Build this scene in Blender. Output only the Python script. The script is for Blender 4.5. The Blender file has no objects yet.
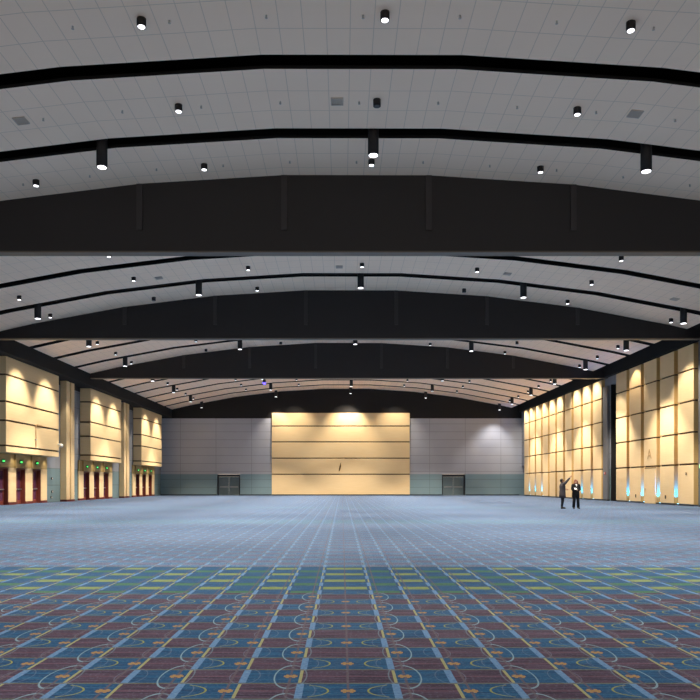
import bpy, bmesh, math, random
from mathutils import Vector, Matrix, Euler
random.seed(4)
R = math.radians
SC = bpy.context.scene
COL = SC.collection

# ------------------------------------------------------------------ camera
CAM_Z = 1.4
cam_d = bpy.data.cameras.new('camera'); cam = bpy.data.objects.new('camera', cam_d); COL.objects.link(cam)
cam.location = (0, 0, CAM_Z); cam.rotation_euler = (R(90), 0, 0)
cam_d.sensor_width = 36; cam_d.lens = 36; cam_d.shift_x = 8/700; cam_d.shift_y = 134/700
cam_d.clip_end = 400
SC.camera = cam
SC.view_settings.view_transform = 'Standard'; SC.view_settings.look = 'None'
SC.view_settings.gamma = 1; SC.view_settings.use_curve_mapping = False
SC.view_settings.exposure = 0.33

# ------------------------------------------------------------------ materials
def lin(c):
    return tuple(((v/255)/12.92 if v/255 <= 0.04045 else ((v/255+0.055)/1.055)**2.4) for v in c)
def L4(c): return (*lin(c), 1)
class NT:
    """tiny node helper"""
    def __init__(s, name):
        s.m = bpy.data.materials.new(name); s.m.use_nodes = True
        s.t = s.m.node_tree; s.t.nodes.clear()
        s.out = s.t.nodes.new('ShaderNodeOutputMaterial')
        s.b = s.t.nodes.new('ShaderNodeBsdfPrincipled')
        s.t.links.new(s.b.outputs[0], s.out.inputs[0])
    def put(s, sock, v):
        if hasattr(v, 'is_output'): s.t.links.new(v, sock)
        elif v is not None: sock.default_value = v
    def math(s, op, a, b=None, c=None):
        n = s.t.nodes.new('ShaderNodeMath'); n.operation = op
        s.put(n.inputs[0], a)
        if b is not None: s.put(n.inputs[1], b)
        if c is not None: s.put(n.inputs[2], c)
        return n.outputs[0]
    def mix(s, f, a, b):
        n = s.t.nodes.new('ShaderNodeMix'); n.data_type = 'RGBA'
        s.put(n.inputs[0], f); s.put(n.inputs[6], a); s.put(n.inputs[7], b)
        return n.outputs[2]
    def pos(s):
        n = s.t.nodes.new('ShaderNodeNewGeometry'); q = s.t.nodes.new('ShaderNodeSeparateXYZ')
        s.t.links.new(n.outputs['Position'], q.inputs[0]); s.P = n.outputs['Position']
        return q.outputs[0], q.outputs[1], q.outputs[2]
    def noise(s, scale=(1, 1, 1), sc=1.0, detail=3, rough=0.55):
        mp = s.t.nodes.new('ShaderNodeMapping'); s.put(mp.inputs['Vector'], s.P); mp.inputs['Scale'].default_value = scale
        n = s.t.nodes.new('ShaderNodeTexNoise'); s.t.links.new(mp.outputs[0], n.inputs['Vector'])
        n.inputs['Scale'].default_value = sc; n.inputs['Detail'].default_value = detail; n.inputs['Roughness'].default_value = rough
        return n.outputs['Fac']
    def base(s, col, rough=0.6, metal=0, spec=None):
        s.put(s.b.inputs['Base Color'], col); s.put(s.b.inputs['Roughness'], rough); s.b.inputs['Metallic'].default_value = metal
        if spec is not None: s.b.inputs['Specular IOR Level'].default_value = spec
        return s.m
def plain(name, c, rough=0.6, metal=0, spec=None, var=0.06):
    n = NT(name); n.pos()
    nz = n.noise((1, 1, 1), 3.0)
    a = lin(c); lo = (*[v*(1-var) for v in a], 1); hi = (*[min(1, v*(1+var)) for v in a], 1)
    return n.base(n.mix(nz, lo, hi), rough, metal, spec)
def emit(name, c, strength, sample=False):
    n = NT(name)
    n.base(L4((200, 200, 200)), 0.4)
    n.b.inputs['Emission Color'].default_value = (*lin(c), 1); n.b.inputs['Emission Strength'].default_value = strength
    if not sample: n.m.cycles.emission_sampling = 'NONE'
    return n.m
def between(n, v, lo, hi):
    return n.math('MULTIPLY', n.math('GREATER_THAN', v, lo), n.math('LESS_THAN', v, hi))

PITCH = 3.97; STRIP0 = 17.52; STRIP_W = 3.31
def ceiling_mat():
    n = NT('ceiling_tile'); x, y, z = n.pos()
    fx = n.math('FRACT', n.math('DIVIDE', n.math('ADD', x, 60.8), 0.61))
    lx = n.math('LESS_THAN', fx, 0.035)
    fy = n.math('MULTIPLY', n.math('FRACT', n.math('DIVIDE', n.math('SUBTRACT', y, STRIP0-STRIP_W/2-PITCH*12), PITCH)), PITCH)
    l1 = between(n, fy, 1.09, 1.116); l2 = between(n, fy, 2.19, 2.216)
    ln = n.math('MAXIMUM', lx, n.math('MAXIMUM', l1, l2))
    nz = n.noise((1, 1, 1), 0.5)
    c = n.mix(nz, L4((247, 220, 196)), L4((252, 226, 203)))
    c = n.mix(n.math('MULTIPLY', ln, 0.32), c, L4((120, 115, 110)))
    return n.base(c, 0.85)
def maple_mat(name, a, b):
    n = NT(name); n.pos()
    g = n.noise((0.6, 0.6, 14), 1.6, 5)
    h = n.noise((0.25, 0.25, 0.5), 1.0, 2)
    c = n.mix(g, L4(a), L4(b)); c = n.mix(n.math('MULTIPLY', h, 0.25), c, L4((206, 160, 104)))
    return n.base(c, 0.5)
def wall_mat(name, up, low, split, jx, jz, axis):
    n = NT(name); x, y, z = n.pos()
    u = x if axis == 'x' else y
    c = n.mix(n.math('LESS_THAN', z, split), L4(up), L4(low))
    nz = n.noise((1, 1, 1), 0.6)
    c = n.mix(n.math('MULTIPLY', nz, 0.3), c, L4([v*0.8 for v in up]))
    j1 = n.math('LESS_THAN', n.math('FRACT', n.math('DIVIDE', n.math('ADD', u, 90.4), jx)), 0.06/jx)
    j2 = n.math('LESS_THAN', n.math('FRACT', n.math('DIVIDE', n.math('ADD', z, 0.02), jz)), 0.06/jz)
    c = n.mix(n.math('MULTIPLY', n.math('MAXIMUM', j1, j2), 0.35), c, L4((35, 36, 40)))
    return n.base(c, 0.6)
def carpet_mat():
    n = NT('carpet'); x, y, z = n.pos(); M = n.math
    ax = M('ABSOLUTE', M('DIVIDE', M('SUBTRACT', x, 0.0416), 0.415))
    v = M('DIVIDE', M('SUBTRACT', y, 4.737-0.72*40), 0.72)
    m = M('FLOOR', M('ADD', ax, 0.2))                      # column number
    par = M('MODULO', m, 2)
    vv = M('SUBTRACT', M('FRACT', M('ADD', M('ADD', v, M('MULTIPLY', m, 0.5)), 0.5)), 0.5)   # -.5...5, 0 = middle of a blue row
    av = M('ABSOLUTE', vv)
    burg = M('GREATER_THAN', av, 0.26)
    ln = M('FLOOR', M('ADD', ax, 0.5))                      # nearest thin line
    dx = M('SUBTRACT', ax, ln)
    oddl = M('MODULO', ln, 2)
    vl = M('SUBTRACT', M('FRACT', M('ADD', M('ADD', v, M('MULTIPLY', ln, 0.5)), 0.5)), 0.5)
    st0 = n.noise((1.2, 26, 1), 2.0, 3, 0.7)
    st = n.math('MINIMUM', n.math('MAXIMUM', n.math('MULTIPLY', n.math('SUBTRACT', st0, 0.36), 3.4), 0), 1)                 # woven streaks along the rows
    sp = n.noise((14, 14, 1), 3.0, 2, 0.6)
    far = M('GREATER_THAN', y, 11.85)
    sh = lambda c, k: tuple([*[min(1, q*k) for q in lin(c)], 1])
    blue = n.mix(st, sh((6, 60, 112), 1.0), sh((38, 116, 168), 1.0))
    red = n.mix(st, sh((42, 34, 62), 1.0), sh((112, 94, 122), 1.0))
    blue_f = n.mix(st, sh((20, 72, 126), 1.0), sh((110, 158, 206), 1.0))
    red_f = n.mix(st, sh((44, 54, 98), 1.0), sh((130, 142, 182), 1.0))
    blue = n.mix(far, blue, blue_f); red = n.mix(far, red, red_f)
    band = M('MAXIMUM', between(n, y, 9.0, 11.85), M('MAXIMUM', between(n, y, 24.6, 27.2), between(n, y, 40.2, 42.6)))
    gr = n.mix(par, n.mix(st, L4((112, 142, 84)), L4((164, 182, 122))), n.mix(st, L4((44, 100, 90)), L4((86, 146, 112))))
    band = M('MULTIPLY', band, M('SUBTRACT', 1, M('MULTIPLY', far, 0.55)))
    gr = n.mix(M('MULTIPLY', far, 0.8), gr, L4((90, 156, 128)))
    gmask = M('MULTIPLY', M('GREATER_THAN', av, 0.33), M('LESS_THAN', M('ABSOLUTE', M('SUBTRACT', M('FRACT', M('ADD', ax, 0.2)), 0.5)), 0.41))
    alt = n.mix(gmask, blue, gr)
    c = n.mix(burg, blue, red)
    c = n.mix(band, c, alt)
    # row outlines and middle stripes
    edge = between(n, av, 0.235, 0.262)
    nb = M('SUBTRACT', 1, band)
    c = n.mix(M('MULTIPLY', M('MULTIPLY', edge, nb), 0.6), c, L4((150, 150, 92)))
    stripe = between(n, av, 0.10, 0.12)
    c = n.mix(M('MULTIPLY', stripe, 0.45), c, L4((70, 130, 175)))
    stripe2 = M('GREATER_THAN', av, 0.485)
    c = n.mix(M('MULTIPLY', M('MULTIPLY', stripe2, nb), 0.5), c, L4((150, 110, 130)))
    # rings about every other line
    q = M('SQRT', M('ADD', M('POWER', M('DIVIDE', dx, 0.29), 2), M('POWER', M('DIVIDE', vl, 0.43), 2)))
    nbf = M('MULTIPLY', nb, M('SUBTRACT', 1, M('MULTIPLY', far, 0.6)))
    outer = M('GREATER_THAN', dx, -0.02)
    ring = M('MULTIPLY', between(n, q, 0.925, 1.01), M('MULTIPLY', oddl, M('ADD', 0.45, M('MULTIPLY', outer, 0.55))))
    c = n.mix(M('MULTIPLY', M('MULTIPLY', ring, nbf), 0.9), c, L4((150, 190, 212)))
    # yellow loops round the beads of those lines
    bx = M('SUBTRACT', ax, M('SUBTRACT', M('FLOOR', M('ADD', ax, 0.7)), 0.2))
    bn = M('FLOOR', M('ADD', ax, 0.7))
    vb = M('SUBTRACT', M('FRACT', M('ADD', M('ADD', v, M('MULTIPLY', M('SUBTRACT', bn, 1), 0.5)), 0.5)), 0.5)
    q2 = M('SQRT', M('ADD', M('POWER', M('DIVIDE', bx, 0.49), 2), M('POWER', M('DIVIDE', vb, 0.2), 2)))
    loop = M('MULTIPLY', between(n, q2, 0.93, 1.0), M('MULTIPLY', M('MODULO', bn, 2), M('LESS_THAN', bx, -0.15)))
    c = n.mix(M('MULTIPLY', M('MULTIPLY', loop, nbf), 0.8), c, L4((178, 184, 92)))
    q3 = M('SQRT', M('ADD', M('POWER', M('DIVIDE', bx, 0.27), 2), M('POWER', M('DIVIDE', vb, 0.28), 2)))
    loop2 = M('MULTIPLY', between(n, q3, 0.93, 1.0), M('GREATER_THAN', bn, 0.5))
    c = n.mix(M('MULTIPLY', M('MULTIPLY', loop2, nbf), 0.4), c, L4((140, 160, 190)))
    # thin lines, beads, orange knots
    thin = M('LESS_THAN', M('ABSOLUTE', dx), 0.022)
    c = n.mix(M('MULTIPLY', thin, 0.85), c, L4((112, 104, 118)))
    bead_w = M('LESS_THAN', M('ABSOLUTE', bx), 0.062)
    bead_y = M('LESS_THAN', M('ABSOLUTE', M('ADD', bx, -0.02)), 0.028)
    isb = M('LESS_THAN', M('ABSOLUTE', vb), 0.235)
    isy = M('GREATER_THAN', M('ABSOLUTE', vb), 0.275)
    has = M('GREATER_THAN', bn, 0.5)
    c = n.mix(M('MULTIPLY', M('MULTIPLY', bead_w, isb), has), c, n.mix(sp, L4((70, 128, 196)), L4((140, 186, 228))))
    c = n.mix(M('MULTIPLY', M('MULTIPLY', bead_y, isy), M('MULTIPLY', has, M('SUBTRACT', 0.8, M('MULTIPLY', far, 0.6)))), c, L4((196, 198, 136)))
    adx = M('ABSOLUTE', dx)
    knot = M('MAXIMUM', M('MULTIPLY', M('LESS_THAN', adx, 0.12), M('LESS_THAN', M('ABSOLUTE', vl), 0.03)), M('MULTIPLY', between(n, adx, 0.03, 0.085), M('LESS_THAN', M('ABSOLUTE', vl), 0.062)))
    c = n.mix(M('MULTIPLY', M('MULTIPLY', knot, M('SUBTRACT', nb, M('MULTIPLY', far, nb))), 0.85), c, L4((196, 158, 96)))
    c = n.mix(M('MULTIPLY', M('GREATER_THAN', sp, 0.58), M('ADD', 0.16, M('MULTIPLY', far, 0.3))), c, L4((150, 176, 200)))
    c = n.mix(M('MULTIPLY', M('LESS_THAN', sp, 0.43), M('ADD', 0.1, M('MULTIPLY', far, 0.35))), c, L4((24, 44, 74)))
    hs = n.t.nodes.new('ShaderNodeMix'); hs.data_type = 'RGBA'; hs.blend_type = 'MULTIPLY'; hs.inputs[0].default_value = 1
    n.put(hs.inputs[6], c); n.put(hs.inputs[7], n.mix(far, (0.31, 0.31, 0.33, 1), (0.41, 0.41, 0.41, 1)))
    n.base(hs.outputs[2], 0.85, 0, 0.15)
    n.b.inputs['Sheen Weight'].default_value = 0.12
    n.b.inputs['Sheen Tint'].default_value = L4((214, 230, 244))
    n.b.inputs['Sheen Roughness'].default_value = 0.2
    return n.m

M_CEIL = ceiling_mat()
M_MAPLE = maple_mat('maple', (226, 198, 148), (240, 216, 172))
M_MAPLE_D = maple_mat('maple_dark', (150, 128, 78), (168, 146, 94))  # darker maple for the door fascias and the pilaster recess
M_GAP_SHADE = maple_mat('maple_gap_shade', (184, 152, 94), (200, 170, 114))  # shade of the column gaps painted in as a darker maple
M_BLACK = plain('black_paint', (24, 22, 24), 0.7)
M_DECK = plain('black_deck', (8, 8, 9), 0.9)
M_SOOT = plain('charcoal_paint', (17, 16, 18), 0.8)
M_BEAM = plain('beam_paint', (30, 27, 29), 0.6)
M_RIB = plain('rib_paint', (50, 46, 48), 0.6)
M_TRACK = plain('track_steel', (96, 87, 77), 0.5)
M_GROOVE = plain('groove', (72, 52, 30), 0.8)
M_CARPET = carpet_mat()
M_WALL_B = wall_mat('grey_panel_back', (176, 179, 189), (116, 146, 156), 2.62, 4.4, 0.98, 'x')
M_WALL_L = wall_mat('grey_panel_side', (134, 138, 146), (102, 128, 134), 2.62, 2.2, 1.3, 'y')
M_GREYMETAL = plain('grey_metal', (120, 122, 126), 0.4, 0.5)
M_REDWOOD = plain('red_wood', (116, 54, 42), 0.4)
M_PLINTH = plain('dark_red_plinth', (92, 30, 24), 0.5)
M_DOORGLASS = plain('purple_glass', (96, 58, 84), 0.08)  # opaque pane, the reflected purple is painted into its colour
M_STEEL = plain('steel', (190, 190, 190), 0.3, 0.9)
M_DOORGREY = plain('grey_door', (98, 118, 126), 0.5)
M_FRAME = plain('door_frame_dark', (34, 40, 48), 0.5)
M_LENS = emit('lamp_lens', (250, 248, 255), 3.0)
M_LENS_OFF = plain('lens_off', (60, 60, 62), 0.3)
M_BLUE_LENS = emit('blue_lens', (120, 215, 255), 6.0)
M_INDIGO = emit('indigo_lamp', (70, 50, 255), 6.0)
M_EXIT = emit('exit_green', (20, 235, 90), 1.6)
M_EXIT_BODY = plain('exit_body', (40, 60, 46), 0.5)
M_WHITE = plain('white_plastic', (225, 225, 222), 0.4)
M_DARKMARK = plain('dark_bronze', (96, 72, 30), 0.5)
M_TAN = plain('tan_letter', (192, 158, 112), 0.6)
M_VENT = plain('vent_grey', (186, 174, 162), 0.6)
M_RED = plain('alarm_red', (170, 40, 40), 0.4)
M_BASEB = plain('plinth_grey', (104, 110, 116), 0.6)
M_SKIN = plain('skin', (196, 146, 118), 0.5)
M_COAT = plain('coat_grey', (62, 58, 62), 0.9)
M_TROUSER = plain('trouser_black', (20, 22, 30), 0.9)
M_SUIT = plain('suit_black', (16, 15, 18), 0.85)
M_SHOE = plain('shoe_black', (18, 18, 22), 0.4)
M_HAIR_D = plain('hair_dark', (34, 28, 28), 0.7)
M_HAIR_R = plain('hair_auburn', (128, 72, 46), 0.6)
M_SHIRT = plain('shirt_white', (226, 226, 226), 0.7)
M_PAPER = plain('paper_white', (238, 238, 236), 0.7)
M_EYE = plain('eye', (30, 22, 20), 0.2)
M_LIP = plain('lip', (160, 84, 78), 0.5)

# ------------------------------------------------------------------ mesh building
class MB:
    def __init__(s): s.bm = bmesh.new()
    def box(s, x0, x1, y0, y1, z0, z1, bevel=0):
        vs = [s.bm.verts.new(p) for p in ((x0,y0,z0),(x1,y0,z0),(x1,y1,z0),(x0,y1,z0),(x0,y0,z1),(x1,y0,z1),(x1,y1,z1),(x0,y1,z1))]
        fs = [s.bm.faces.new([vs[i] for i in f]) for f in ((0,3,2,1),(4,5,6,7),(0,1,5,4),(1,2,6,5),(2,3,7,6),(3,0,4,7))]
        if bevel:
            es = {e for f in fs for e in f.edges}
            bmesh.ops.bevel(s.bm, geom=list(es), offset=bevel, segments=1, affect='EDGES')
        return s
    def cyl(s, c, axis, r, h, seg=20, r2=None):
        """cylinder from c along axis ('x','y','z'), length h"""
        r2 = r if r2 is None else r2
        def P(a, rr, t):
            u, w = rr*math.cos(a), rr*math.sin(a)
            if axis == 'z': return (c[0]+u, c[1]+w, c[2]+t)
            if axis == 'y': return (c[0]+w, c[1]+t, c[2]+u)
            return (c[0]+t, c[1]+u, c[2]+w)
        A = [s.bm.verts.new(P(2*math.pi*i/seg, r, 0)) for i in range(seg)]
        B = [s.bm.verts.new(P(2*math.pi*i/seg, r2, h)) for i in range(seg)]
        for i in range(seg):
            j = (i+1) % seg; f = s.bm.faces.new((A[i], A[j], B[j], B[i])); f.smooth = True
        s.bm.faces.new(A[::-1]); s.bm.faces.new(B)
        return s
    def loft(s, rings, cap=True, seg=18):
        """rings: (cx, cy, z, rx, ry)"""
        prev = None
        for (cx, cy, z, rx, ry) in rings:
            cur = [s.bm.verts.new((cx+rx*math.cos(2*math.pi*i/seg), cy+ry*math.sin(2*math.pi*i/seg), z)) for i in range(seg)]
            if prev:
                for i in range(seg):
                    j = (i+1) % seg; f = s.bm.faces.new((prev[i], prev[j], cur[j], cur[i])); f.smooth = True
            elif cap: s.bm.faces.new(cur[::-1])
            prev = cur
        if cap: s.bm.faces.new(prev)
        return s
    def tube(s, pts, radii, seg=12):
        pts = [Vector(p) for p in pts]; prev = None; a = None
        for i, p in enumerate(pts):
            d = (pts[min(i+1, len(pts)-1)] - pts[max(i-1, 0)]).normalized()
            a = (d.orthogonal() if a is None else a - d*a.dot(d)).normalized(); b = d.cross(a).normalized()
            cur = [s.bm.verts.new(p + radii[i]*(a*math.cos(2*math.pi*k/seg)+b*math.sin(2*math.pi*k/seg))) for k in range(seg)]
            if prev:
                for k in range(seg):
                    j = (k+1) % seg; f = s.bm.faces.new((prev[k], prev[j], cur[j], cur[k])); f.smooth = True
            else: s.bm.faces.new(cur[::-1])
            prev = cur
        s.bm.faces.new(prev)
        return s
    def ball(s, c, r, seg=16):
        r = (r, r, r) if not hasattr(r, '__len__') else r
        m = Matrix.Translation(c) @ Matrix.Diagonal((*r, 1))
        res = bmesh.ops.create_uvsphere(s.bm, u_segments=seg, v_segments=seg//2+2, radius=1, matrix=m)
        for v in res['verts']:
            for f in v.link_faces: f.smooth = True
        return s
    def build(s, name, mat, parent=None, loc=(0, 0, 0)):
        bmesh.ops.recalc_face_normals(s.bm, faces=s.bm.faces[:])
        me = bpy.data.meshes.new(name); s.bm.to_mesh(me); s.bm.free()
        me.materials.append(mat)
        o = bpy.data.objects.new(name, me); COL.objects.link(o)
        if parent: o.parent = parent
        else: o.location = loc
        return o
def tag(o, label, cat, group=None, kind=None):
    o['label'] = label; o['category'] = cat
    if group: o['group'] = group
    if kind: o['kind'] = kind
    return o
def thing(name, loc, label, cat, group=None, rz=0):
    e = bpy.data.objects.new(name, None); COL.objects.link(e); e.empty_display_size = 0.2
    e.location = loc; e.rotation_euler = (0, 0, rz)
    return tag(e, label, cat, group)
def struct(o): o['kind'] = 'structure'; return o
def copy_thing(src, loc):
    r = src.copy(); COL.objects.link(r); r.location = loc
    for ch in list(src.children):
        c = ch.copy(); COL.objects.link(c); c.parent = r
        for g in list(ch.children):
            d = g.copy(); COL.objects.link(d); d.parent = c
    return r
ORD = ['first', 'second', 'third', 'fourth', 'fifth', 'sixth', 'seventh', 'eighth', 'ninth', 'tenth']

def lettering(name, body, size, extrude, mat, rot, loc, parent=None):
    f = bpy.data.curves.new('t', 'FONT'); f.body = body; f.size = size; f.extrude = extrude; f.align_x = 'CENTER'
    q = bpy.data.objects.new('t', f); COL.objects.link(q)
    me = bpy.data.meshes.new_from_object(q.evaluated_get(bpy.context.evaluated_depsgraph_get())); bpy.data.objects.remove(q)
    me.materials.clear(); me.materials.append(mat); me.name = name
    o = bpy.data.objects.new(name, me); COL.objects.link(o); o.rotation_euler = rot; o.location = loc
    if parent: o.parent = parent
    return o
# ------------------------------------------------------------------ the room
XL, XR, YB, Y0 = -22.4, 22.2, 86.5, -9.0
def zc(x): return 13.2 - 0.00565*(x-0.4)**2
NODES = [-21.0, -18.7, -13.2, -7.7, -2.2, 3.3, 8.8, 14.3, 19.8, 20.95]
def zf(x):
    for a, b in zip(NODES[:-1], NODES[1:]):
        if x <= b: return zc(a) + (zc(b)-zc(a))*(x-a)/(b-a)
    return zc(x)

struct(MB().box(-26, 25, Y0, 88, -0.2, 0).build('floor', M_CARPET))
m = MB()
def arch_slab(m, y0, y1, dz, th, nodes=NODES):
    rows = []
    for y in (y0, y1):
        rows.append([[m.bm.verts.new((x, y, zc(x)+dz)) for x in nodes], [m.bm.verts.new((x, y, zc(x)+dz+th)) for x in nodes]])
    (a0, a1), (b0, b1) = rows
    for i in range(len(nodes)-1):
        m.bm.faces.new((a0[i], b0[i], b0[i+1], a0[i+1])); m.bm.faces.new((a1[i], a1[i+1], b1[i+1], b1[i]))
        m.bm.faces.new((a0[i], a0[i+1], a1[i+1], a1[i])).material_index = 1; m.bm.faces.new((b0[i], b1[i], b1[i+1], b0[i+1])).material_index = 1
    m.bm.faces.new((a0[0], a1[0], b1[0], b0[0])); m.bm.faces.new((a0[-1], b0[-1], b1[-1], a1[-1]))
STRIPS = [STRIP0 + PITCH*k for k in range(-6, 18)]
for yc in STRIPS:
    arch_slab(m, yc-STRIP_W/2, min(yc+STRIP_W/2, YB-0.02), 0, 0.1)
o = struct(m.build('ceiling', M_CEIL)); o.data.materials.append(M_DECK)
m = MB(); arch_slab(m, Y0, YB+0.4, 0.95, 0.2, [-23] + NODES + [23])
struct(m.build('ceiling', M_DECK))

# left wall with three groups of door openings; right wall; ends
BAYS = [(44.75, 53.1), (59.8, 68.1), (75.0, 83.4)]
DOOR_H = 2.5
def door_ys(b):
    w = 8.8*((b[1]-b[0])/8.35); c = (b[0]+b[1])/2 - 0.35
    per = 2.53; op = 1.42
    return [(c+per*(i-1)-op/2, c+per*(i-1)+op/2) for i in range(3)]
m = MB(); y = Y0
for b in BAYS:
    for (a, c) in door_ys(b):
        m.box(XL-0.45, XL, y, a, 0, DOOR_H); y = c
m.box(XL-0.45, XL, y, YB, 0, DOOR_H)
m.box(XL-0.45, XL, Y0, YB, DOOR_H, 9.25)
struct(m.build('wall_left', M_WALL_L))
struct(MB().box(XL-0.45, XL, Y0, YB, 9.25, 12.5).build('wall_left', M_BLACK))
# lobby side seen through the doors
struct(MB().box(XL-2.6, XL-2.5, 40, YB, 0, 4).build('wall_left', plain('lobby_wall', (150, 90, 90), 0.7)))
# header boxes under the ceiling edge
struct(MB().box(XL, -21.0, Y0, YB, 9.62, 11.6).build('trim_1', M_DECK))
struct(MB().box(21.86, XR, Y0, YB, 10.28, 12.4).build('trim_2', M_DECK))

POCK0, POCK1 = 55.95, 57.7
m = MB()
m.box(XR, XR+0.3, Y0, 43.2, 0, 12); m.box(XR, XR+0.3, 58.9, 84.15, 0, 12); m.box(XR, XR+0.3, 43.2, POCK0, 0, 12)
m.box(XR, XR+0.3, POCK0, 58.9, 9.6, 12); m.box(XR, XR+0.3, 84.15, YB, 3.6, 12); m.box(XR, XR+0.3, POCK1+0.1, 58.9, 0, 9.6)
struct(m.build('wall_right', M_WALL_L))
m = MB(); m.box(XR+0.3, XR+2.2, POCK0-0.1, POCK0, 0, 10); m.box(XR, XR+2.2, POCK1, POCK1+0.098, 0, 9.6); m.box(XR+2.1, XR+2.2, POCK0, POCK1, 0, 10)
m.box(XR+0.3, XR+2.2, POCK0, POCK1, 9.6, 9.7)
struct(m.build('wall_right', M_DECK))
m = MB(); m.box(XR+1.6, XR+1.7, 84, YB+0.3, 0, 3.8); m.box(XR+0.3, XR+1.7, 84.05, 84.15, 0, 3.8); m.box(XR+0.3, XR+1.7, 84, YB+0.3, 3.6, 3.7)
struct(m.build('door_1', M_DECK))

# back wall with two door niches
BD = [(-15.45, -12.6), (12.36, 15.24)]
m = MB(); x = XL-0.45
for (a, b) in BD:
    m.box(x, a, YB, YB+0.6, 0, 2.63); x = b
m.box(x, XR+0.4, YB, YB+0.6, 0, 2.63); m.box(XL-0.45, XR+0.4, YB, YB+0.6, 2.63, 9.5)
struct(m.build('wall_back', M_WALL_B))
struct(MB().box(XL-0.45, XR+0.4, YB, YB+0.6, 9.5, 14.6).build('wall_back', M_SOOT))
struct(MB().box(XL, BD[0][0]-0.05, YB-0.03, YB, 0, 0.12).build('baseboard_back', M_FRAME))
struct(MB().box(BD[0][1]+0.05, -8.7, YB-0.03, YB, 0, 0.12).build('baseboard_back', M_FRAME))
struct(MB().box(8.4, BD[1][0]-0.05, YB-0.03, YB, 0, 0.12).build('baseboard_back', M_FRAME))
struct(MB().box(BD[1][1]+0.05, 21.9, YB-0.03, YB, 0, 0.12).build('baseboard_back', M_FRAME))

for (a, b), lab in zip(BD, ('grey steel double door in the back wall, on the side of the balconies',
                           'grey steel double door in the back wall, on the side of the two people')):
    t = thing('steel_double_door', ((a+b)/2, YB+0.42, 0), lab, 'door', 'back wall doors')
    w = (b-a)/2
    f = MB().box(-w+0.01, -w+0.16, -0.06, 0.06, 0, 2.6).box(w-0.16, w-0.01, -0.06, 0.06, 0, 2.6).box(-w+0.16, w-0.16, -0.06, 0.06, 2.3, 2.6)
    f.build('frame', M_FRAME, t)
    for s in (-1, 1):
        x0, x1 = sorted((s*0.008, s*(w-0.17)))
        d = MB().box(x0, x1, -0.03, 0.03, 0.02, 2.29).build('door_leaf', M_DOORGREY, t)
        MB().box(*sorted((s*0.1, s*(w-0.3))), -0.08, -0.035, 1.0, 1.07).build('push_bar', M_STEEL, d)

# ------------------------------------------------------------------ beams
BEAMS = [26.65, 42.5, 58.4]
BN = ['nearest', 'second', 'third']
BZ = 10.21
for yb, nm in zip(BEAMS, BN):
    t = thing('roof_beam', (0, yb, BZ), {'nearest': 'deep black arched roof beam nearest the viewer, spanning the hall',
        'second': 'black arched roof beam spanning the hall, middle one of three',
        'third': 'black arched roof beam spanning the hall, farthest one before the back wall'}[nm], 'beam', 'black roof beams')
    m = MB(); xs = [XL+0.02] + NODES[1:-1] + [XR-0.02]
    rows = []
    for yy in (0.0, 0.38):
        rows.append([[m.bm.verts.new((x, yy, 0.06)) for x in xs], [m.bm.verts.new((x, yy, zc(x)+0.12-BZ)) for x in xs]])
    (a0, a1), (b0, b1) = rows
    for i in range(len(xs)-1):
        m.bm.faces.new((a0[i], a0[i+1], a1[i+1], a1[i])); m.bm.faces.new((b0[i], b1[i], b1[i+1], b0[i+1]))
        m.bm.faces.new((a0[i], b0[i], b0[i+1], a0[i+1])); m.bm.faces.new((a1[i], a1[i+1], b1[i+1], b1[i]))
    m.bm.faces.new((a0[0], a1[0], b1[0], b0[0])); m.bm.faces.new((a0[-1], b0[-1], b1[-1], a1[-1]))
    m.build('web', M_BEAM, t)
    MB().box(XL+0.02, XR-0.02, -0.03, 0.41, 0, 0.055).build('track', M_TRACK, t)
    for k in range(-4, 4):
        x = 0.55 + 2.75 + 5.5*k
        if abs(x) < 20.5:
            MB().box(x-0.11, x+0.11, -0.06, 0.0, 0.85, zc(x)-BZ-0.02).build('rib', M_RIB, t)

# ------------------------------------------------------------------ picture test (what this view shows), used only to leave out fixtures never seen
def proj(X, Y, Z): return 342 + 700*X/Y, 484 - 700*(Z-CAM_Z)/Y
def seen(X, Y, Z, mar=2):
    px, py = proj(X, Y, Z)
    if px < -mar or px > 700+mar or py < -mar: return False
    return all(not (yb < Y and py < 484 - 700*(BZ-CAM_Z)/yb - 1) for yb in BEAMS)

# ------------------------------------------------------------------ pendants
def spot(loc, aim, energy, size, blend, col, rad=0.1):
    l = bpy.data.lights.new('lamp', 'SPOT'); l.energy = energy; l.spot_size = R(size); l.spot_blend = blend; l.color = col; l.shadow_soft_size = rad
    o = bpy.data.objects.new('lamp', l); COL.objects.link(o); o.location = loc
    d = Vector(aim) - Vector(loc); o.rotation_euler = d.to_track_quat('-Z', 'Y').to_euler()
    return o
PX = [-17.1, -8.05, 1.05, 10.2, 19.2]
ROWS = [(23.47, 'in the row before the nearest beam'), (31.4, ''), (39.35, 'in the row before the second beam'), (47.3, 'in the row behind the second beam'),
        (55.2, 'in the row before the third beam'), (63.2, 'in the row behind the third beam'), (71.1, 'in the third row from the back wall'),
        (79.05, 'in the second row from the back wall'), (85.3, 'in the row close against the back wall')]
def make_pendant():
    t = thing('pendant_light', (0, 0, 0), 'x', 'ceiling lamp', 'black cylinder pendant lights')
    MB().cyl((0, 0, 0), 'z', 0.18, 1.5, 28).build('housing', M_BLACK, t)
    MB().cyl((0, 0, -0.006), 'z', 0.15, 0.02, 28).build('lens', M_LENS, t)
    MB().cyl((0, 0, 1.5), 'z', 0.03, 0.5, 10).build('stem', M_BLACK, t)
    return t
proto = None
WARM_W = (1.0, 0.87, 0.72)
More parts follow.
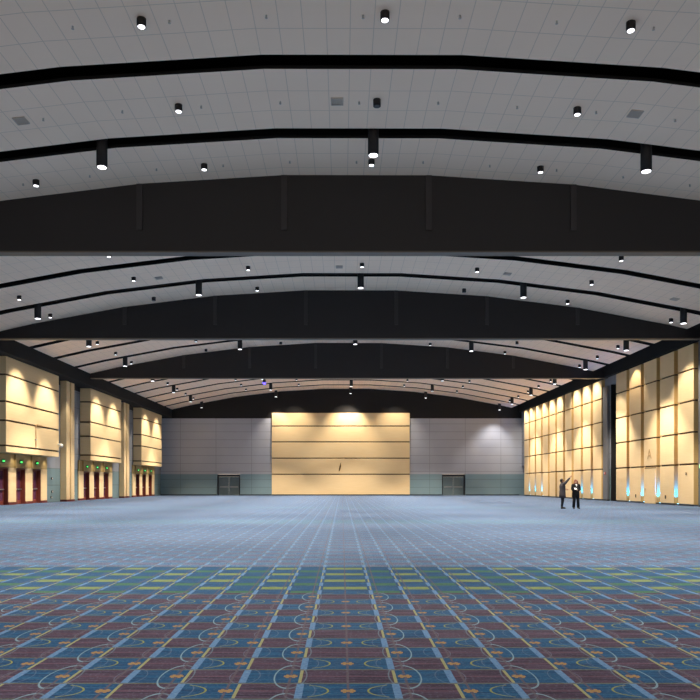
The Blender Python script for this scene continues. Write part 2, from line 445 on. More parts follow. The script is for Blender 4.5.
for (y, rn) in ROWS:
    vis = [x for x in PX if seen(x, y, zc(x)-0.85)]
    pos = {1: ['only one showing'], 2: ['leftmost', 'rightmost'], 3: ['leftmost', 'middle', 'rightmost'], 4: ['leftmost', 'second from the left', 'second from the right', 'rightmost'],
           5: ['leftmost', 'second from the left', 'middle', 'second from the right', 'rightmost']}.get(len(vis))
    for i, x in enumerate(vis):
        loc = (x, y, zc(x)-0.78)
        if proto is None: proto = t = make_pendant(); t.location = loc
        else: t = copy_thing(proto, loc)
        t['label'] = 'black cylinder pendant lamp %s, %s' % (rn, pos[i])
PEND_E = 9300
for y in [-0.5, 7.6, 15.5] + [r[0] for r in ROWS]:
    for x in PX:
        k = {-0.5: 0.28, 7.6: 0.45, 15.5: 0.75, 23.47: 1.0, 31.4: 1.05, 85.3: 0.0}.get(y, 1.15)
        if y == 85.3 and abs(x) < 9: k = 0.12
        if x == 19.2: k *= 0.5
        if x == -17.1: k *= 0.65
        if k: spot((x, y, zc(x)-0.84), (x, y, 0), PEND_E*k, 84, 0.5, WARM_W, 0.16)
spot((19.0, 84.0, zc(19)-0.95), (18.4, YB, 3.4), 1000, 84, 0.9, (1, 0.97, 0.97), 0.1)

# ------------------------------------------------------------------ small downlights
DX = [-17.2, -11.1, -5.0, 1.07, 7.2, 13.3, 19.4]
def make_down(lens):
    t = thing('downlight', (0, 0, 0), 'x', 'ceiling lamp', 'small black downlights')
    MB().cyl((0, 0, 0), 'z', 0.115, 0.24, 20).build('housing', M_BLACK, t)
    MB().cyl((0, 0, -0.005), 'z', 0.088, 0.02, 20).build('lens', lens, t)
    return t
dp = {}
OFF = {(1, 3), (4, 2), (6, 1), (6, 4), (8, 3), (10, 1), (10, 2), (12, 2), (12, 5), (13, 4), (9, 5), (15, 3)}
NLEFT = lambda n, i: ('only one showing' if n == 1 else ('leftmost' if i == 0 else ('rightmost' if i == n-1 else (ORD[i] + ' from the left'))))
ZONES = [('the nearest beam', [0, 1, 2]), ('the second beam', [3, 4, 5, 6]), ('the third beam', [7, 8, 9, 10]), ('the back wall', [11, 12, 13, 14, 15, 16, 17])]
for zn, ks in ZONES:
    for k in ks:
        y = STRIP0 + PITCH*k - 0.07
        if k == 17: y = 84.8
        vis = [(j, x) for j, x in enumerate(DX) if seen(x, y, zc(x)-0.2)]
        n_from = len(ks) - ks.index(k)
        where = ('closest to ' + zn) if n_from == 1 else (ORD[n_from-1] + ' strip before ' + zn)
        for i, (j, x) in enumerate(vis):
            if k == 17: continue
            off = (k, j) in OFF
            loc = (x, y, zc(x)-0.24)
            if off not in dp: t = dp[off] = make_down(M_LENS_OFF if off else M_LENS); t.location = loc
            else: t = copy_thing(dp[off], loc)
            t['label'] = ('small black downlight on the %s, %s' % (where if n_from > 1 else 'strip ' + where, NLEFT(len(vis), i)))

# ------------------------------------------------------------------ sprinklers and vents
sp = None
for k in (0, 1, 2):
    y = STRIP0 + PITCH*k + 0.05
    xs = [0.53+2.43*i for i in range(-6, 7)]
    xs = [x for x in xs if seen(x, y, zc(x), -6) and min(abs(x-d) for d in DX) > 0.3]
    for i, x in enumerate(xs):
        loc = (x, y, zf(x)-0.07)
        if sp is None:
            sp = t = thing('sprinkler_head', loc, 'x', 'sprinkler', 'ceiling sprinkler heads')
            MB().cyl((0, 0, 0), 'z', 0.036, 0.012, 12).build('deflector', M_VENT, t)
            MB().cyl((0, 0, 0.012), 'z', 0.025, 0.06, 10).build('body', M_STEEL, t)
        else: t = copy_thing(sp, loc)
        t['label'] = 'tiny metal sprinkler head on the %s strip before the nearest beam, %s' % (['third', 'second', 'last'][k], NLEFT(len(xs), i))
vp = None
VL = {1: ['leftmost', 'middle', 'rightmost'], 5: ['leftmost', 'second from the left', 'second from the right', 'rightmost']}
for k, xs in ((1, [-9.85, -0.15, 9.0]), (5, [-9.9, -0.15, 8.95, 18.0])):
    for i, x in enumerate(xs):
        y = STRIP0 + PITCH*k + (0 if k == 1 else 0.5)
        th = math.atan2(zc(x+0.3)-zc(x-0.3), 0.6)
        if vp is None:
            vp = t = thing('ceiling_vent', (x, y, zf(x)-0.035), 'x', 'vent', 'grey ceiling vents')
            MB().box(-0.19, 0.19, -0.2, -0.17, 0, 0.03).box(-0.19, 0.19, 0.17, 0.2, 0, 0.03).box(-0.19, -0.165, -0.17, 0.17, 0, 0.03).box(0.165, 0.19, -0.17, 0.17, 0, 0.03).build('frame', M_VENT, t)
            q = MB()
            for s in range(7): q.box(-0.162, 0.162, -0.165+s*0.047, -0.132+s*0.047, 0.004, 0.026)
            q.build('louvers', M_VENT, t)
        else: t = copy_thing(vp, (x, y, zf(x)-0.035))
        t.rotation_euler = (0, -th, 0)
        t['label'] = 'grey air vent in the ceiling %s, %s' % ('before the nearest beam' if k == 1 else 'behind the nearest beam', VL[k][i])

# ------------------------------------------------------------------ left side: maple balconies, door surrounds, doors, signs
SEAM = [3.45, 3.87, 5.48, 6.7, 8.42, 9.6]
XF = -21.5
BLAB = ['nearest', 'middle', 'farthest']
for bi, b in enumerate(BAYS):
    t = thing('balcony_box', (XL+0.021, (b[0]+b[1])/2, SEAM[0]), 'maple-clad box projecting from the wall above doors, %s of three' % BLAB[bi], 'balcony', 'maple balcony boxes')
    hl = (b[1]-b[0])/2; d = XF-XL
    MB().box(0.0, d-0.06, -hl+0.06, hl-0.06, 0.03, SEAM[-1]-SEAM[0]-0.01).build('core', M_GROOVE, t)
    for z0, z1 in zip(SEAM[:-1], SEAM[1:]):
        MB().box(0.0, d, -hl, hl, z0-SEAM[0]+(0.0 if z0 == SEAM[0] else 0.06), z1-SEAM[0]-(0.02 if z1 == SEAM[-1] else 0.06), 0.01).build('cladding_panel', M_MAPLE, t)
    # door surround
    ds = door_ys(b); cy = (ds[0][0]+ds[2][1])/2
    t2 = thing('door_surround', (XL+0.021, cy, 0), 'maple piers and fascia round the doors below the %s balcony' % BLAB[bi], 'door surround', 'maple door surrounds')
    edges = [ds[0][0]-1.05, *[v for q in ds for v in q], ds[2][1]+1.05]
    for i in range(4):
        y0, y1 = edges[2*i], edges[2*i+1]
        p = MB().box(0, 0.1, y0-cy, y1-cy, 0.18, DOOR_H).build('pier', M_MAPLE, t2)
        MB().box(0, 0.12, y0-cy, y1-cy, 0.0, 0.175).build('plinth', M_PLINTH, p)
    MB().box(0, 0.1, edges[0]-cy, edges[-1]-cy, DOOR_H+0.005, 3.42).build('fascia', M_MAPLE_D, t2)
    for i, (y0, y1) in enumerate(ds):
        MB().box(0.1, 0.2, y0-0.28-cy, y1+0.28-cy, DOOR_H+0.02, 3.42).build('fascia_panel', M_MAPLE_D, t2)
        yc = (y0+y1)/2
        dt = thing('glass_door', (XL-0.2, yc, 0), 'red-framed glass door under the %s balcony, %s' % (BLAB[bi], ['nearest of its three', 'middle of its three', 'farthest of its three'][i]), 'door', 'red-framed glass doors')
        w = (y1-y0)/2
        MB().box(-0.1, 0.3, -w+0.005, -w+0.05, 0, 2.48).box(-0.1, 0.3, w-0.05, w-0.005, 0, 2.48).box(-0.1, 0.3, -w+0.05, w-0.05, 2.40, 2.48).build('frame', M_REDWOOD, dt)
        for s in (-1, 1):
            a, c = sorted((s*0.004, s*(w-0.075)))
            lf = MB().box(-0.03, 0.03, a, a+0.09, 0.02, 2.39).box(-0.03, 0.03, c-0.09, c, 0.02, 2.39).box(-0.03, 0.03, a+0.09, c-0.09, 0.02, 0.28).box(-0.03, 0.03, a+0.09, c-0.09, 2.28, 2.39).build('door_leaf', M_REDWOOD, dt)
            MB().box(-0.01, 0.01, a+0.092, c-0.092, 0.282, 2.278).build('glass_pane', M_DOORGLASS, lf)
            MB().box(0.035, 0.1, a+0.05, c-0.05, 1.0, 1.08).build('push_bar', M_STEEL, lf)
        e = thing('exit_sign', (XL+0.243, yc-0.3, 2.78), 'small green exit sign under the %s balcony, over the %s door' % (BLAB[bi], ['nearest', 'middle', 'farthest'][i]), 'sign', 'green exit signs')
        MB().box(0.0, 0.05, -0.17, 0.17, 0, 0.26, 0.01).build('body', M_EXIT_BODY, e)
        lettering('lettering', 'EXIT', 0.17, 0.008, M_EXIT, (R(90), 0, R(90)), (0.058, 0, 0.065), e)
for i, (y0, y1) in enumerate(((55.6, 57.25), (70.3, 72.0))):
    t = thing('pilaster', (XL+0.021, (y0+y1)/2, 0), 'tall slim maple pilaster beside the %s' % ('nearest balcony' if i == 0 else 'farthest balcony'), 'pilaster', 'maple pilasters')
    h = (y1-y0)/2
    MB().box(0, 0.5, -h, -0.14, 0.16, 9.6, 0.015).build('shaft', M_MAPLE, t)
    MB().box(0, 0.5, 0.14, h, 0.16, 9.6, 0.015).build('shaft', M_MAPLE, t)
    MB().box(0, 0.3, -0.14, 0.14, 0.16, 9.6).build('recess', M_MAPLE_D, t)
    MB().box(0, 0.52, -h-0.02, h+0.02, 0, 0.155).build('plinth', M_PLINTH, t)
# bits on the left wall
t = thing('wall_camera', (XF+0.021, 52.9, 4.35), 'small white dome camera on the corner of the nearest balcony', 'camera')
MB().box(0.002, 0.25, -0.08, 0.08, 0.0, 0.1, 0.01).build('bracket', M_WHITE, t)
MB().ball((0.25, 0, -0.05), 0.15, 20).build('dome', M_WHITE, t)
t = thing('pipe_bracket', (XF+0.022, 49.0, 3.95), 'thin angled pipe bracket on the front of the nearest balcony', 'bracket')
MB().tube([(0.06, 0, 0), (0.06, 0, 1.55), (0.1, 0.1, 1.62), (0.1, 0.9, 1.62)], [0.028]*4, 8).build('pipe', M_TAN, t)
MB().box(0.0, 0.1, -0.08, 0.08, 0.5, 0.6).build('clamp', M_VENT, t)
for (yy, zz, lab, hh) in ((53.95, 1.75, 'upper wall box on the grey wall beside the nearest pilaster', 0.16), (54.0, 0.72, 'middle wall box on the grey wall beside the nearest pilaster', 0.18),
                        (53.85, 0.3, 'lowest wall box on the grey wall beside the nearest pilaster', 0.16), (58.4, 0.45, 'dark wall box low between the nearest pilaster and the middle balcony', 0.3)):
    t = thing('wall_box', (XL+0.021, yy, zz), 'small dark ' + lab.replace('dark ', ''), 'wall box', 'small wall boxes')
    MB().box(0, 0.05, -0.1, 0.1, 0, hh, 0.008).build('body', M_FRAME, t); MB().box(0.052, 0.06, -0.07, 0.07, 0.03, hh-0.03).build('cover', M_VENT, t)

# ------------------------------------------------------------------ right side: maple columns
RZ = [0.12, 2.65, 4.65, 6.62, 8.6, 10.22]
def wood_column(y0, y1, label, group, door=False):
    t = thing('maple_wall_column', (XR, (y0+y1)/2, 0), label, 'wall panel', group)
    h = (y1-y0)/2
    MB().box(-0.2, -0.01, -h+0.05, h-0.05, 0.12, 10.2).build('core', M_GROOVE, t)
    for z0, z1 in zip(RZ[:-1], RZ[1:]):
        MB().box(-0.3, -0.02, -h, h, z0+(0.055 if z0 > 1 else 0), z1-0.055, 0.01).build('panel', M_MAPLE, t)
    MB().box(-0.26, -0.01, -h+0.01, h-0.01, 0, 0.115).build('plinth', M_BASEB, t)
    q = MB()
    for z0, z1 in zip(RZ[:-1], RZ[1:]): q.box(-0.298, -0.02, -h-0.02, -h-0.002, z0+(0.055 if z0 > 1 else 0), z1-0.055)
    q.build('gap_shade_strip', M_GAP_SHADE, t)  # thin strip added on the side face to carry the painted gap shade
    if door:
        d = MB().box(-0.36, -0.305, -0.95, 0.75, 0.02, 2.5, 0.01).build('service_door', M_MAPLE, t)
        MB().box(-0.365, -0.305, -0.97, 0.77, 2.51, 2.56).build('door_header', M_DARKMARK, t)
        MB().box(-0.41, -0.362, 0.55, 0.66, 1.0, 1.08).build('handle', M_STEEL, d)
    return t
PIT = 2.57; PW = 2.05
NEAR = [43.6 + PIT*i for i in range(5)]
for i, y in enumerate(NEAR):
    wood_column(y, y+PW, 'tall maple wall column, %s of the five near ones' % ['rightmost', 'second from the right', 'middle one with letter', 'second from the left', 'leftmost'][i], 'near maple wall columns', i == 2)
FP = (84.1-59.1-2.0)/9
FAR = [59.1 + FP*i for i in range(10)]
for i, y in enumerate(FAR):
    wood_column(y, y+2.0, 'tall maple wall column beyond the black pocket, %s' % ('rightmost' if i == 0 else 'leftmost' if i == 9 else ORD[i]+' from the right'), 'far maple wall columns')
struct(MB().box(XR-0.008, XR, 43.6, NEAR[-1]+PW, 0.0, 10.25).build('wall_right', M_GAP_SHADE))  # wall behind the near gaps, their shade painted into its colour
struct(MB().box(XR-0.008, XR, FAR[0], FAR[-1]+2.0, 0.0, 10.25).build('wall_right', M_GAP_SHADE))  # same painted gap shade behind the far columns
# blue uplights in the gaps
ul = None
def uplight(y, label, e):
    global ul
    loc = (XR-0.15, y, 0)
    if ul is None:
        ul = t = thing('blue_uplight', loc, label, 'floor lamp', 'blue uplights')
        MB().box(-0.08, 0.08, -0.1, 0.1, 0, 0.1, 0.01).build('housing', M_BLACK, t); MB().box(-0.06, 0.06, -0.08, 0.08, 0.1, 0.112).build('lens', M_BLUE_LENS, t)
    else: t = copy_thing(ul, loc); t['label'] = label
    spot((XR-0.2, y-0.08, 0.13), (XR-0.16, y+0.36, 1.12), e*11, 42, 0.9, (0.0, 0.22, 1.0), 0.04)
NW = ['rightmost gap', 'second gap from the right', 'second gap from the left', 'leftmost gap']
for i in range(4):
    uplight(NEAR[i]+PW+0.22, 'small blue floor uplight in the %s between the near maple columns' % NW[i], 70)
for i, nm in ((0, 'first gap left of the black pocket'), (1, 'second gap left of the black pocket'), (6, 'third gap from the back wall'), (7, 'second gap from the back wall'), (8, 'gap nearest the back wall')):
    uplight(FAR[i]+2.0+0.2, 'small blue floor uplight in the %s' % nm, 60)
# letter on the middle near column
fo = lettering('letter_sign', 'A', 1.0, 0.006, M_TAN, (R(90), 0, R(-90)), (XR-0.318, NEAR[2]+0.95+0.15, 3.2))
tag(fo, 'tan raised letter A on the maple column above the service door', 'sign')
t = thing('fire_alarm', (XR-0.297, NEAR[0]+0.9, 2.05), 'small dark wall box on the rightmost near maple column', 'wall box'); MB().box(-0.05, 0, -0.07, 0.07, -0.08, 0.08, 0.008).build('body', M_DARKMARK, t); MB().box(-0.06, -0.051, -0.03, 0.03, -0.03, 0.03).build('button', M_VENT, t)
for y, lab in ((NEAR[1]+1.2, 'small dark floor socket on the second near maple column from the right'), (NEAR[3]+0.85, 'small dark floor socket on the second near maple column from the left')):
    t = thing('wall_socket', (XR-0.3, y, 0.52), lab, 'socket', 'wall sockets'); MB().box(-0.03, 0, -0.08, 0.08, -0.12, 0.12, 0.006).build('plate', M_DARKMARK, t); MB().box(-0.036, -0.031, -0.04, 0.04, -0.08, 0.08).build('outlet', M_FRAME, t)
t = thing('metal_pilaster', (XR-0.021, 58.55, 0), 'slim grey metal pilaster beside the black wall pocket', 'pilaster')
MB().box(-0.2, -0.0, -0.55, 0.45, 0.12, 9.55, 0.02).build('shaft', M_GREYMETAL, t); MB().box(-0.22, -0.0, -0.57, 0.47, 0, 0.115).build('plinth', M_FRAME, t)
t = thing('metal_pilaster', (XR-0.021, 42.0, 0), 'grey metal pilaster at the end of the near maple columns', 'pilaster')
MB().box(-0.28, 0, -1.2, 0.9, 0.12, 10.2, 0.02).build('shaft', M_GREYMETAL, t); MB().box(-0.3, 0, -1.22, 0.92, 0, 0.115).build('plinth', M_FRAME, t)
t = thing('exit_sign', (XR-0.325, 42.55, 2.35), 'small pale green exit sign on the grey metal pilaster', 'sign', 'green exit signs')
MB().box(-0.05, 0, -0.2, 0.2, 0, 0.28, 0.01).build('body', M_WHITE, t)
lettering('lettering', 'EXIT', 0.22, 0.006, M_EXIT, (R(90), 0, R(-90)), (-0.057, 0, 0.06), t)
t = thing('alarm_strobe', (XR-0.222, 58.45, 2.3), 'small red alarm strobe on the slim grey metal pilaster', 'alarm'); MB().box(-0.06, 0, -0.07, 0.07, -0.1, 0.1, 0.01).build('body', M_RED, t); MB().box(-0.09, -0.061, -0.04, 0.04, -0.02, 0.06).build('strobe_lens', M_WHITE, t)

# ------------------------------------------------------------------ back: maple partition
BZS = [0.12, 2.6, 4.58, 6.59, 8.54, 10.22]
t = thing('maple_partition', (-0.15, YB, 0), 'wide maple panelled partition in the middle of the back wall', 'wall panel')
MB().box(-8.48, 8.48, -0.2, -0.01, 0.1, 10.2).build('core', M_GROOVE, t)
for z0, z1 in zip(BZS[:-1], BZS[1:]):
    MB().box(-8.5, 8.5, -0.26, -0.02, z0+(0.07 if z0 > 1 else 0), z1-0.07, 0.01).build('panel', M_MAPLE, t)
MB().box(-8.5, 8.5, -0.24, -0.01, 0, 0.095).build('plinth', M_FRAME, t)
m = MB()
pts = [(-0.1, 0.0), (0.0, 0.06), (0.12, 0.32), (0.19, 0.66), (0.16, 1.1), (0.1, 0.98), (-0.02, 0.62), (-0.09, 0.25)]
A = [m.bm.verts.new((p[0], 0, p[1])) for p in pts]; B = [m.bm.verts.new((p[0], 0.04, p[1])) for p in pts]
m.bm.faces.new(A); m.bm.faces.new(B[::-1])
for i in range(len(pts)): j = (i+1) % len(pts); m.bm.faces.new((A[i], B[i], B[j], A[j]))
e = m.build('wall_emblem', M_DARKMARK, None, (-0.3, YB-0.305, 2.95)); tag(e, 'dark bronze leaf-shaped emblem on the back wall maple partition', 'emblem')
# indigo lamp under the third beam
t = thing('stage_lamp', (-6.5, 58.55, BZ+0.004), 'small indigo lamp clamped under the farthest black beam', 'lamp')
MB().cyl((0, 0, -0.34), 'z', 0.13, 0.26, 16).build('housing', M_BLACK, t); MB().ball((0, 0, -0.36), 0.12, 14).build('lens', M_INDIGO, t); MB().box(-0.03, 0.03, -0.03, 0.03, -0.08, 0).build('clamp', M_BLACK, t)

# ------------------------------------------------------------------ wall-washing lights
WARM = (1.0, 0.89, 0.73)
for b in BAYS:
    L = b[1]-b[0]
    for fr in (0.16, 0.70):
        y = b[0]+L*fr
        spot((-18.3, y, zc(-18.3)-0.15), (-21.5, y+0.2, 5.7), 2900, 56, 0.8, WARM, 0.08)
    for (y0, y1) in door_ys(b):
        spot((-21.75, (y0+y1)/2+1.2, 3.4), (-22.4, (y0+y1)/2+1.2, 0.6), 45, 110, 0.8, WARM, 0.05)
for y in (55.0, 69.8):
    spot((-19.8, y, zc(-19.8)-0.15), (-21.9, y+1.2, 4), 900, 40, 0.6, WARM, 0.05)
spot((18.2, 43.6, zc(18.2)-0.15), (XR-0.3, 44.2, 4.6), 2300, 62, 0.5, WARM, 0.08)
spot((20.7, 52.0, zc(20.7)-0.12), (XR-0.3, 52.2, 6.4), 420, 84, 0.5, (1.0, 0.80, 0.56), 0.05)
spot((18.6, 54.6, zc(18.6)-0.15), (XR-0.3, 55.6, 4.2), 1400, 52, 0.5, WARM, 0.08)
spot((18.4, 48.6, zc(18.4)-0.15), (XR-0.3, 48.6, 3.0), 300, 50, 0.7, WARM, 0.08)
for i, y in enumerate((60.2, 62.7, 65.3, 70.4, 73.0, 75.9, 78.6, 81.1, 83.4)):
    spot((20.5, y, zc(20.5)-0.1), (XR-0.3, y+0.2, 6.3), 820, 104, 0.8, WARM, 0.06)
for x, e in ((-5.8, 1500), (0.6, 3000), (6.6, 1300)):
    spot((x, 83.6, zc(x)-0.15), (x, YB-0.3, 6.4), e, 78, 0.9, (1, 0.86, 0.66), 0.06)

# ------------------------------------------------------------------ people
def skinned(verts, edges, radii, sub=2):
    me = bpy.data.meshes.new('s'); me.from_pydata(verts, edges, [])
    o = bpy.data.objects.new('s', me); COL.objects.link(o)
    md = o.modifiers.new('k', 'SKIN'); md.use_smooth_shade = True
    sv = me.skin_vertices[0].data if me.skin_vertices else None
    if sv is None:
        bm = bmesh.new(); bm.from_mesh(me); bm.verts.layers.skin.verify(); bm.to_mesh(me); bm.free(); sv = me.skin_vertices[0].data
    for i, r in enumerate(radii):
        sv[i].radius = r if hasattr(r, '__len__') else (r, r); sv[i].use_root = (i == 0)
    s = o.modifiers.new('u', 'SUBSURF'); s.levels = sub; s.render_levels = sub
    dg = bpy.context.evaluated_depsgraph_get(); dg.update()
    out = bpy.data.meshes.new_from_object(o.evaluated_get(dg))
    bpy.data.objects.remove(o)
    return out
def hand_chains(wrist, d, side, up, curl=0.5):
    """five fingers from a wrist: d along the hand, side towards the thumb, up = back of the hand"""
    w = Vector(wrist); d = Vector(d).normalized(); s = Vector(side).normalized(); u = Vector(up).normalized()
    out = []
    for k, (off, ln) in enumerate(((0.028, 0.066), (0.009, 0.076), (-0.010, 0.070), (-0.028, 0.054))):
        p0 = w + d*0.055 + s*off; p1 = w + d*0.09 + s*off*1.1
        a = curl*0.6; p2 = p1 + (d*math.cos(a) - u*math.sin(a))*ln*0.55
        b = curl*1.3; p3 = p2 + (d*math.cos(b) - u*math.sin(b))*ln*0.45
        out.append(([p0, p1, p2, p3], [0.011, 0.010, 0.009, 0.007]))
    t0 = w + d*0.02 + s*0.02; t1 = w + d*0.045 + s*0.05; t2 = w + d*0.075 + s*0.062 - u*0.015*curl
    out.append(([t0, t1, t2], [0.013, 0.011, 0.009]))
    return out
def make_body(name, J, root, mat):
    """J: joints dict; one continuous skinned body with hands and a shaped head"""
    order = ['pelvis', 'waist', 'chest', 'neck', 'skull_base', 'head', 'crown']
    V, E, RD = [], [], []
    def add(p, r, prev=None):
        V.append(tuple(p)); RD.append(r)
        if prev is not None: E.append((prev, len(V)-1))
        return len(V)-1
    p = add(J['pelvis'], 0.13); w = add(J['waist'], 0.115, p); c = add(J['chest'], 0.125, w); n = add(J['neck'], 0.055, c); sb = add(J['head_base'], 0.065, n)
    h = add(J['head'], (0.078, 0.092), sb); cr = add(J['crown'], 0.055, h)
    for s in ('l', 'r'):
        q = c
        q = add(J['sh_'+s], 0.058, q); q = add(J['el_'+s], 0.042, q); q = add(J['wr_'+s], 0.027, q)
        hd = (Vector(J['wr_'+s])-Vector(J['el_'+s])).normalized() if 'hd_'+s not in J else Vector(J['hd_'+s])
        q = add(Vector(J['wr_'+s])+hd*0.055, (0.036, 0.02), q)
        k = add(J['hip_'+s], 0.088, p); k = add(J['kn_'+s], 0.056, k); k = add(J['an_'+s], 0.038, k); k = add(J['toe_'+s], 0.034, k)
    me = skinned(V, E, RD)
    bm = bmesh.new(); bm.from_mesh(me)
    fw = Vector(J['fwd'])
    for s in ('l', 'r'):
        hd = (Vector(J['wr_'+s])-Vector(J['el_'+s])).normalized() if 'hd_'+s not in J else Vector(J['hd_'+s])
        side = Vector(J.get('th_'+s, (0, 0, 1))); side = (side - hd*side.dot(hd)).normalized()
        up = hd.cross(side) * (1 if s == 'l' else -1)
        for pts, rr in hand_chains(J['wr_'+s], hd, side, up, J.get('curl_'+s, 0.6)):
            fm = skinned([tuple(q) for q in pts], [(i, i+1) for i in range(len(pts)-1)], rr, 1)
            bm.from_mesh(fm)
    # nose, brow, ears
    H = Vector(J['head']); sd = Vector((0, 0, 1)).cross(fw)
    mb = MB(); mb.bm.free(); mb.bm = bm
    mb.tube([H+fw*0.082+Vector((0, 0, 0.02)), H+fw*0.112+Vector((0, 0, -0.022)), H+fw*0.085+Vector((0, 0, -0.034))], [0.008, 0.014, 0.012], 8)
    for s in (-1, 1):
        mb.ball(H+sd*s*0.082+Vector((0, 0, -0.005)), (0.014, 0.018, 0.03), 10)
    o = mb.build(name, mat, root)
    return o
def face(J, body):
    fw = Vector(J['fwd']); H = Vector(J['head']); sd = Vector((0, 0, 1)).cross(fw)
    for s in (-1, 1):
        MB().ball(H+fw*0.083+sd*s*0.032+Vector((0, 0, 0.012)), 0.011, 10).build('eye', M_EYE, body)
    MB().ball(H+fw*0.080+Vector((0, 0, -0.058)), (0.022, 0.022, 0.007), 10).build('mouth', M_LIP, body)

D = 39.7
# person in the coat: faces the maple wall (+X) and points up
P1 = (12.50, D, 0)
t = thing('person', P1, 'person in a long grey coat and black trousers pointing up at the maple wall', 'person', None)
J = dict(pelvis=(0, 0, 0.90), waist=(0, 0, 1.05), chest=(0.0, 0, 1.27), neck=(-0.01, 0, 1.43), head_base=(-0.02, 0, 1.49), head=(-0.015, 0, 1.585), crown=(-0.035, 0, 1.665),
         sh_r=(0.01, -0.17, 1.385), el_r=(0.20, -0.19, 1.56), wr_r=(0.38, -0.17, 1.76), sh_l=(0.0, 0.17, 1.38), el_l=(0.05, 0.21, 1.10), wr_l=(0.23, 0.13, 1.09),
         hip_r=(0, -0.09, 0.86), kn_r=(0.0, -0.09, 0.47), an_r=(-0.06, -0.08, 0.09), toe_r=(0.10, -0.09, 0.035),
         hip_l=(0, 0.09, 0.86), kn_l=(0.03, 0.08, 0.47), an_l=(0.0, 0.08, 0.09), toe_l=(0.16, 0.09, 0.035), fwd=(1, 0, 0), curl_r=0.25, curl_l=0.8)
body = make_body('body', J, t, M_SKIN); face(J, body)
m = MB(); m.loft([(0.0, 0, 0.62, 0.185, 0.235), (0.0, 0, 0.80, 0.175, 0.225), (0.0, 0, 0.95, 0.17, 0.21), (0, 0, 1.08, 0.155, 0.195), (0, 0, 1.25, 0.165, 0.215), (0, 0, 1.36, 0.145, 0.215), (-0.005, 0, 1.42, 0.10, 0.13), (-0.01, 0, 1.46, 0.078, 0.085)])
m.tube([(-0.02, -0.09, 1.36), (0.005, -0.14, 1.37), (0.03, -0.175, 1.40), (0.10, -0.19, 1.465), J['el_r'], (0.29, -0.18, 1.66), (0.36, -0.172, 1.737)], [0.06, 0.088, 0.092, 0.08, 0.066, 0.056, 0.048])
m.tube([(0, 0.09, 1.38), (0, 0.15, 1.37), (0.01, 0.185, 1.32), (0.03, 0.205, 1.24), J['el_l'], (0.13, 0.175, 1.092), (0.225, 0.135, 1.09)], [0.05, 0.085, 0.09, 0.085, 0.078, 0.07, 0.06])
m.build('coat', M_COAT, t)
MB().loft([(-0.01, 0, 1.435, 0.085, 0.095), (-0.015, 0, 1.50, 0.072, 0.078)]).build('scarf', M_HAIR_D, t)
m = MB()
for s in ('r', 'l'):
    a = Vector(J['an_'+s]); m.tube([J['hip_'+s], Vector(J['hip_'+s]).lerp(Vector(J['kn_'+s]), 0.5), J['kn_'+s], a+Vector((0, 0, 0.02))], [0.105, 0.092, 0.072, 0.058])
m.build('trousers', M_TROUSER, t)
for s in ('r', 'l'):
    a = Vector(J['an_'+s]); q = Vector(J['toe_'+s])
    MB().tube([a+Vector((-0.05, 0, -0.045)), a+Vector((0.02, 0, -0.03)), q+Vector((0.0, 0, 0.012)), q+Vector((0.055, 0, 0.002))], [0.044, 0.055, 0.045, 0.03]).build('shoe', M_SHOE, t)
H = Vector(J['head'])
MB().ball(H+Vector((-0.028, 0, 0.035)), (0.098, 0.09, 0.088), 18).ball(H+Vector((-0.06, 0, -0.02)), (0.06, 0.075, 0.07), 14).build('hair', M_HAIR_D, t)

# person in black: faces the viewer with a sheet of paper
P2 = (13.26, D, 0)
t = thing('person', P2, 'person with long auburn hair in a black suit holding white paper', 'person', None)
J = dict(pelvis=(0, 0, 0.90), waist=(0, 0, 1.04), chest=(0, 0, 1.25), neck=(0, 0, 1.40), head_base=(0, -0.005, 1.455), head=(0, -0.01, 1.545), crown=(0, 0.005, 1.625),
         sh_r=(-0.155, 0, 1.345), el_r=(-0.215, -0.04, 1.08), wr_r=(-0.12, -0.24, 1.10), sh_l=(0.155, 0, 1.345), el_l=(0.205, -0.02, 1.08), wr_l=(0.02, -0.23, 1.06),
         hip_r=(-0.085, 0, 0.86), kn_r=(-0.10, -0.01, 0.47), an_r=(-0.115, 0.02, 0.09), toe_r=(-0.13, -0.11, 0.035),
         hip_l=(0.085, 0, 0.86), kn_l=(0.125, -0.01, 0.47), an_l=(0.145, 0.02, 0.09), toe_l=(0.165, -0.11, 0.035), fwd=(0, -1, 0), curl_r=0.9, curl_l=0.9)
body = make_body('body', J, t, M_SKIN); face(J, body)
m = MB(); m.loft([(0, 0, 0.66, 0.215, 0.16), (0, 0, 0.86, 0.21, 0.155), (0, 0, 1.04, 0.185, 0.13), (0, 0, 1.22, 0.19, 0.14), (0, 0, 1.33, 0.185, 0.115), (0, 0, 1.385, 0.12, 0.08), (0, 0, 1.415, 0.07, 0.07)])
m.tube([(-0.09, 0, 1.375), (-0.135, 0, 1.358), (-0.165, 0, 1.325), (-0.195, -0.02, 1.22), (-0.214, -0.03, 1.10), (-0.205, -0.065, 1.075), (-0.165, -0.14, 1.087), (-0.13, -0.22, 1.098)], [0.05, 0.078, 0.086, 0.076, 0.07, 0.068, 0.056, 0.046])
m.tube([(0.09, 0, 1.375), (0.135, 0, 1.358), (0.165, 0, 1.325), (0.192, -0.01, 1.22), (0.208, -0.02, 1.10), (0.19, -0.05, 1.072), (0.12, -0.13, 1.067), (0.04, -0.218, 1.062)], [0.05, 0.078, 0.086, 0.076, 0.072, 0.07, 0.056, 0.046])
m.build('jacket', M_SUIT, t)
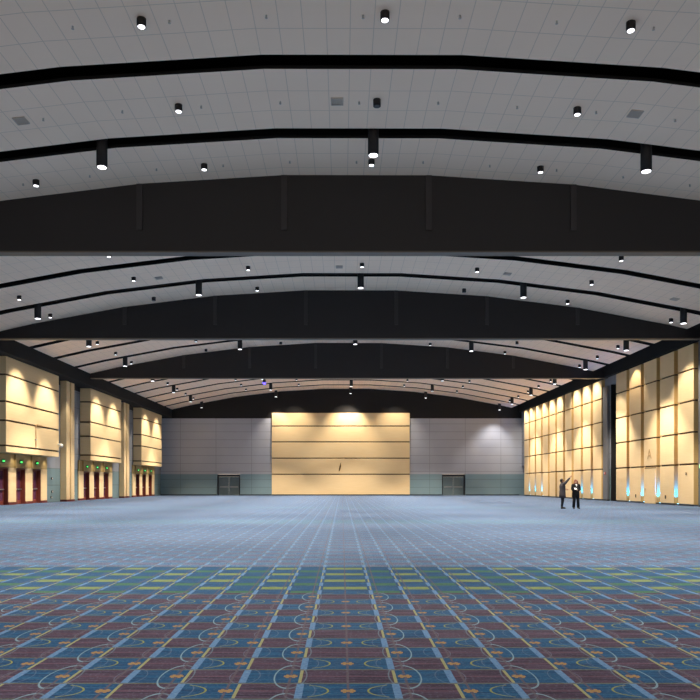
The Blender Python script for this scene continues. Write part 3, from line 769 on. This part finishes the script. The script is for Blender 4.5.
MB().loft([(0.0, -0.105, 1.24, 0.012, 0.04), (0.0, -0.085, 1.33, 0.045, 0.05), (0.0, -0.03, 1.40, 0.06, 0.055)]).build('shirt', M_SHIRT, t)
m = MB()
for s in ('r', 'l'):
    a = Vector(J['an_'+s]); m.tube([J['hip_'+s], Vector(J['hip_'+s]).lerp(Vector(J['kn_'+s]), 0.5), J['kn_'+s], a+Vector((0, 0, -0.02))], [0.108, 0.098, 0.084, 0.08])
m.build('trousers', M_TROUSER, t)
for s in ('r', 'l'):
    a = Vector(J['an_'+s]); q = Vector(J['toe_'+s])
    MB().tube([a+Vector((0, 0.045, -0.045)), a+Vector((0, -0.02, -0.035)), q+Vector((0.0, 0, 0.008)), q+Vector((0, -0.05, 0.0))], [0.042, 0.05, 0.04, 0.028]).build('shoe', M_SHOE, t)
H = Vector(J['head'])
MB().ball(H+Vector((0, 0.028, 0.03)), (0.095, 0.095, 0.088), 18).loft([(0, 0.06, 1.27, 0.115, 0.045), (0, 0.055, 1.36, 0.125, 0.06), (0, 0.045, 1.47, 0.108, 0.072), (0, 0.035, 1.56, 0.098, 0.08)]).tube([(-0.09, -0.01, 1.585), (-0.098, -0.025, 1.45), (-0.1, -0.05, 1.32)], [0.024, 0.032, 0.02]).tube([(0.09, -0.01, 1.585), (0.098, -0.025, 1.45), (0.1, -0.05, 1.32)], [0.024, 0.032, 0.02]).build('hair', M_HAIR_R, t)
m = MB(); m.box(-0.08, 0.08, -0.003, 0.003, -0.06, 0.06)
o = m.build('paper_sheet', M_PAPER, None, (P2[0]-0.12, D-0.33, 1.13)); o.rotation_euler = (R(-35), R(12), R(10))
tag(o, 'white sheet of paper held by the person in black', 'paper')

# ------------------------------------------------------------------ world
W = bpy.data.worlds.new('world'); SC.world = W; W.use_nodes = True
W.node_tree.nodes['Background'].inputs[0].default_value = (1.0, 0.86, 0.70, 1); W.node_tree.nodes['Background'].inputs[1].default_value = 0.9  # warm fill light added, entering by the open end behind the camera
SC.cycles.use_denoising = True
SC.cycles.max_bounces = 8; SC.cycles.diffuse_bounces = 5; SC.cycles.sample_clamp_indirect = 6
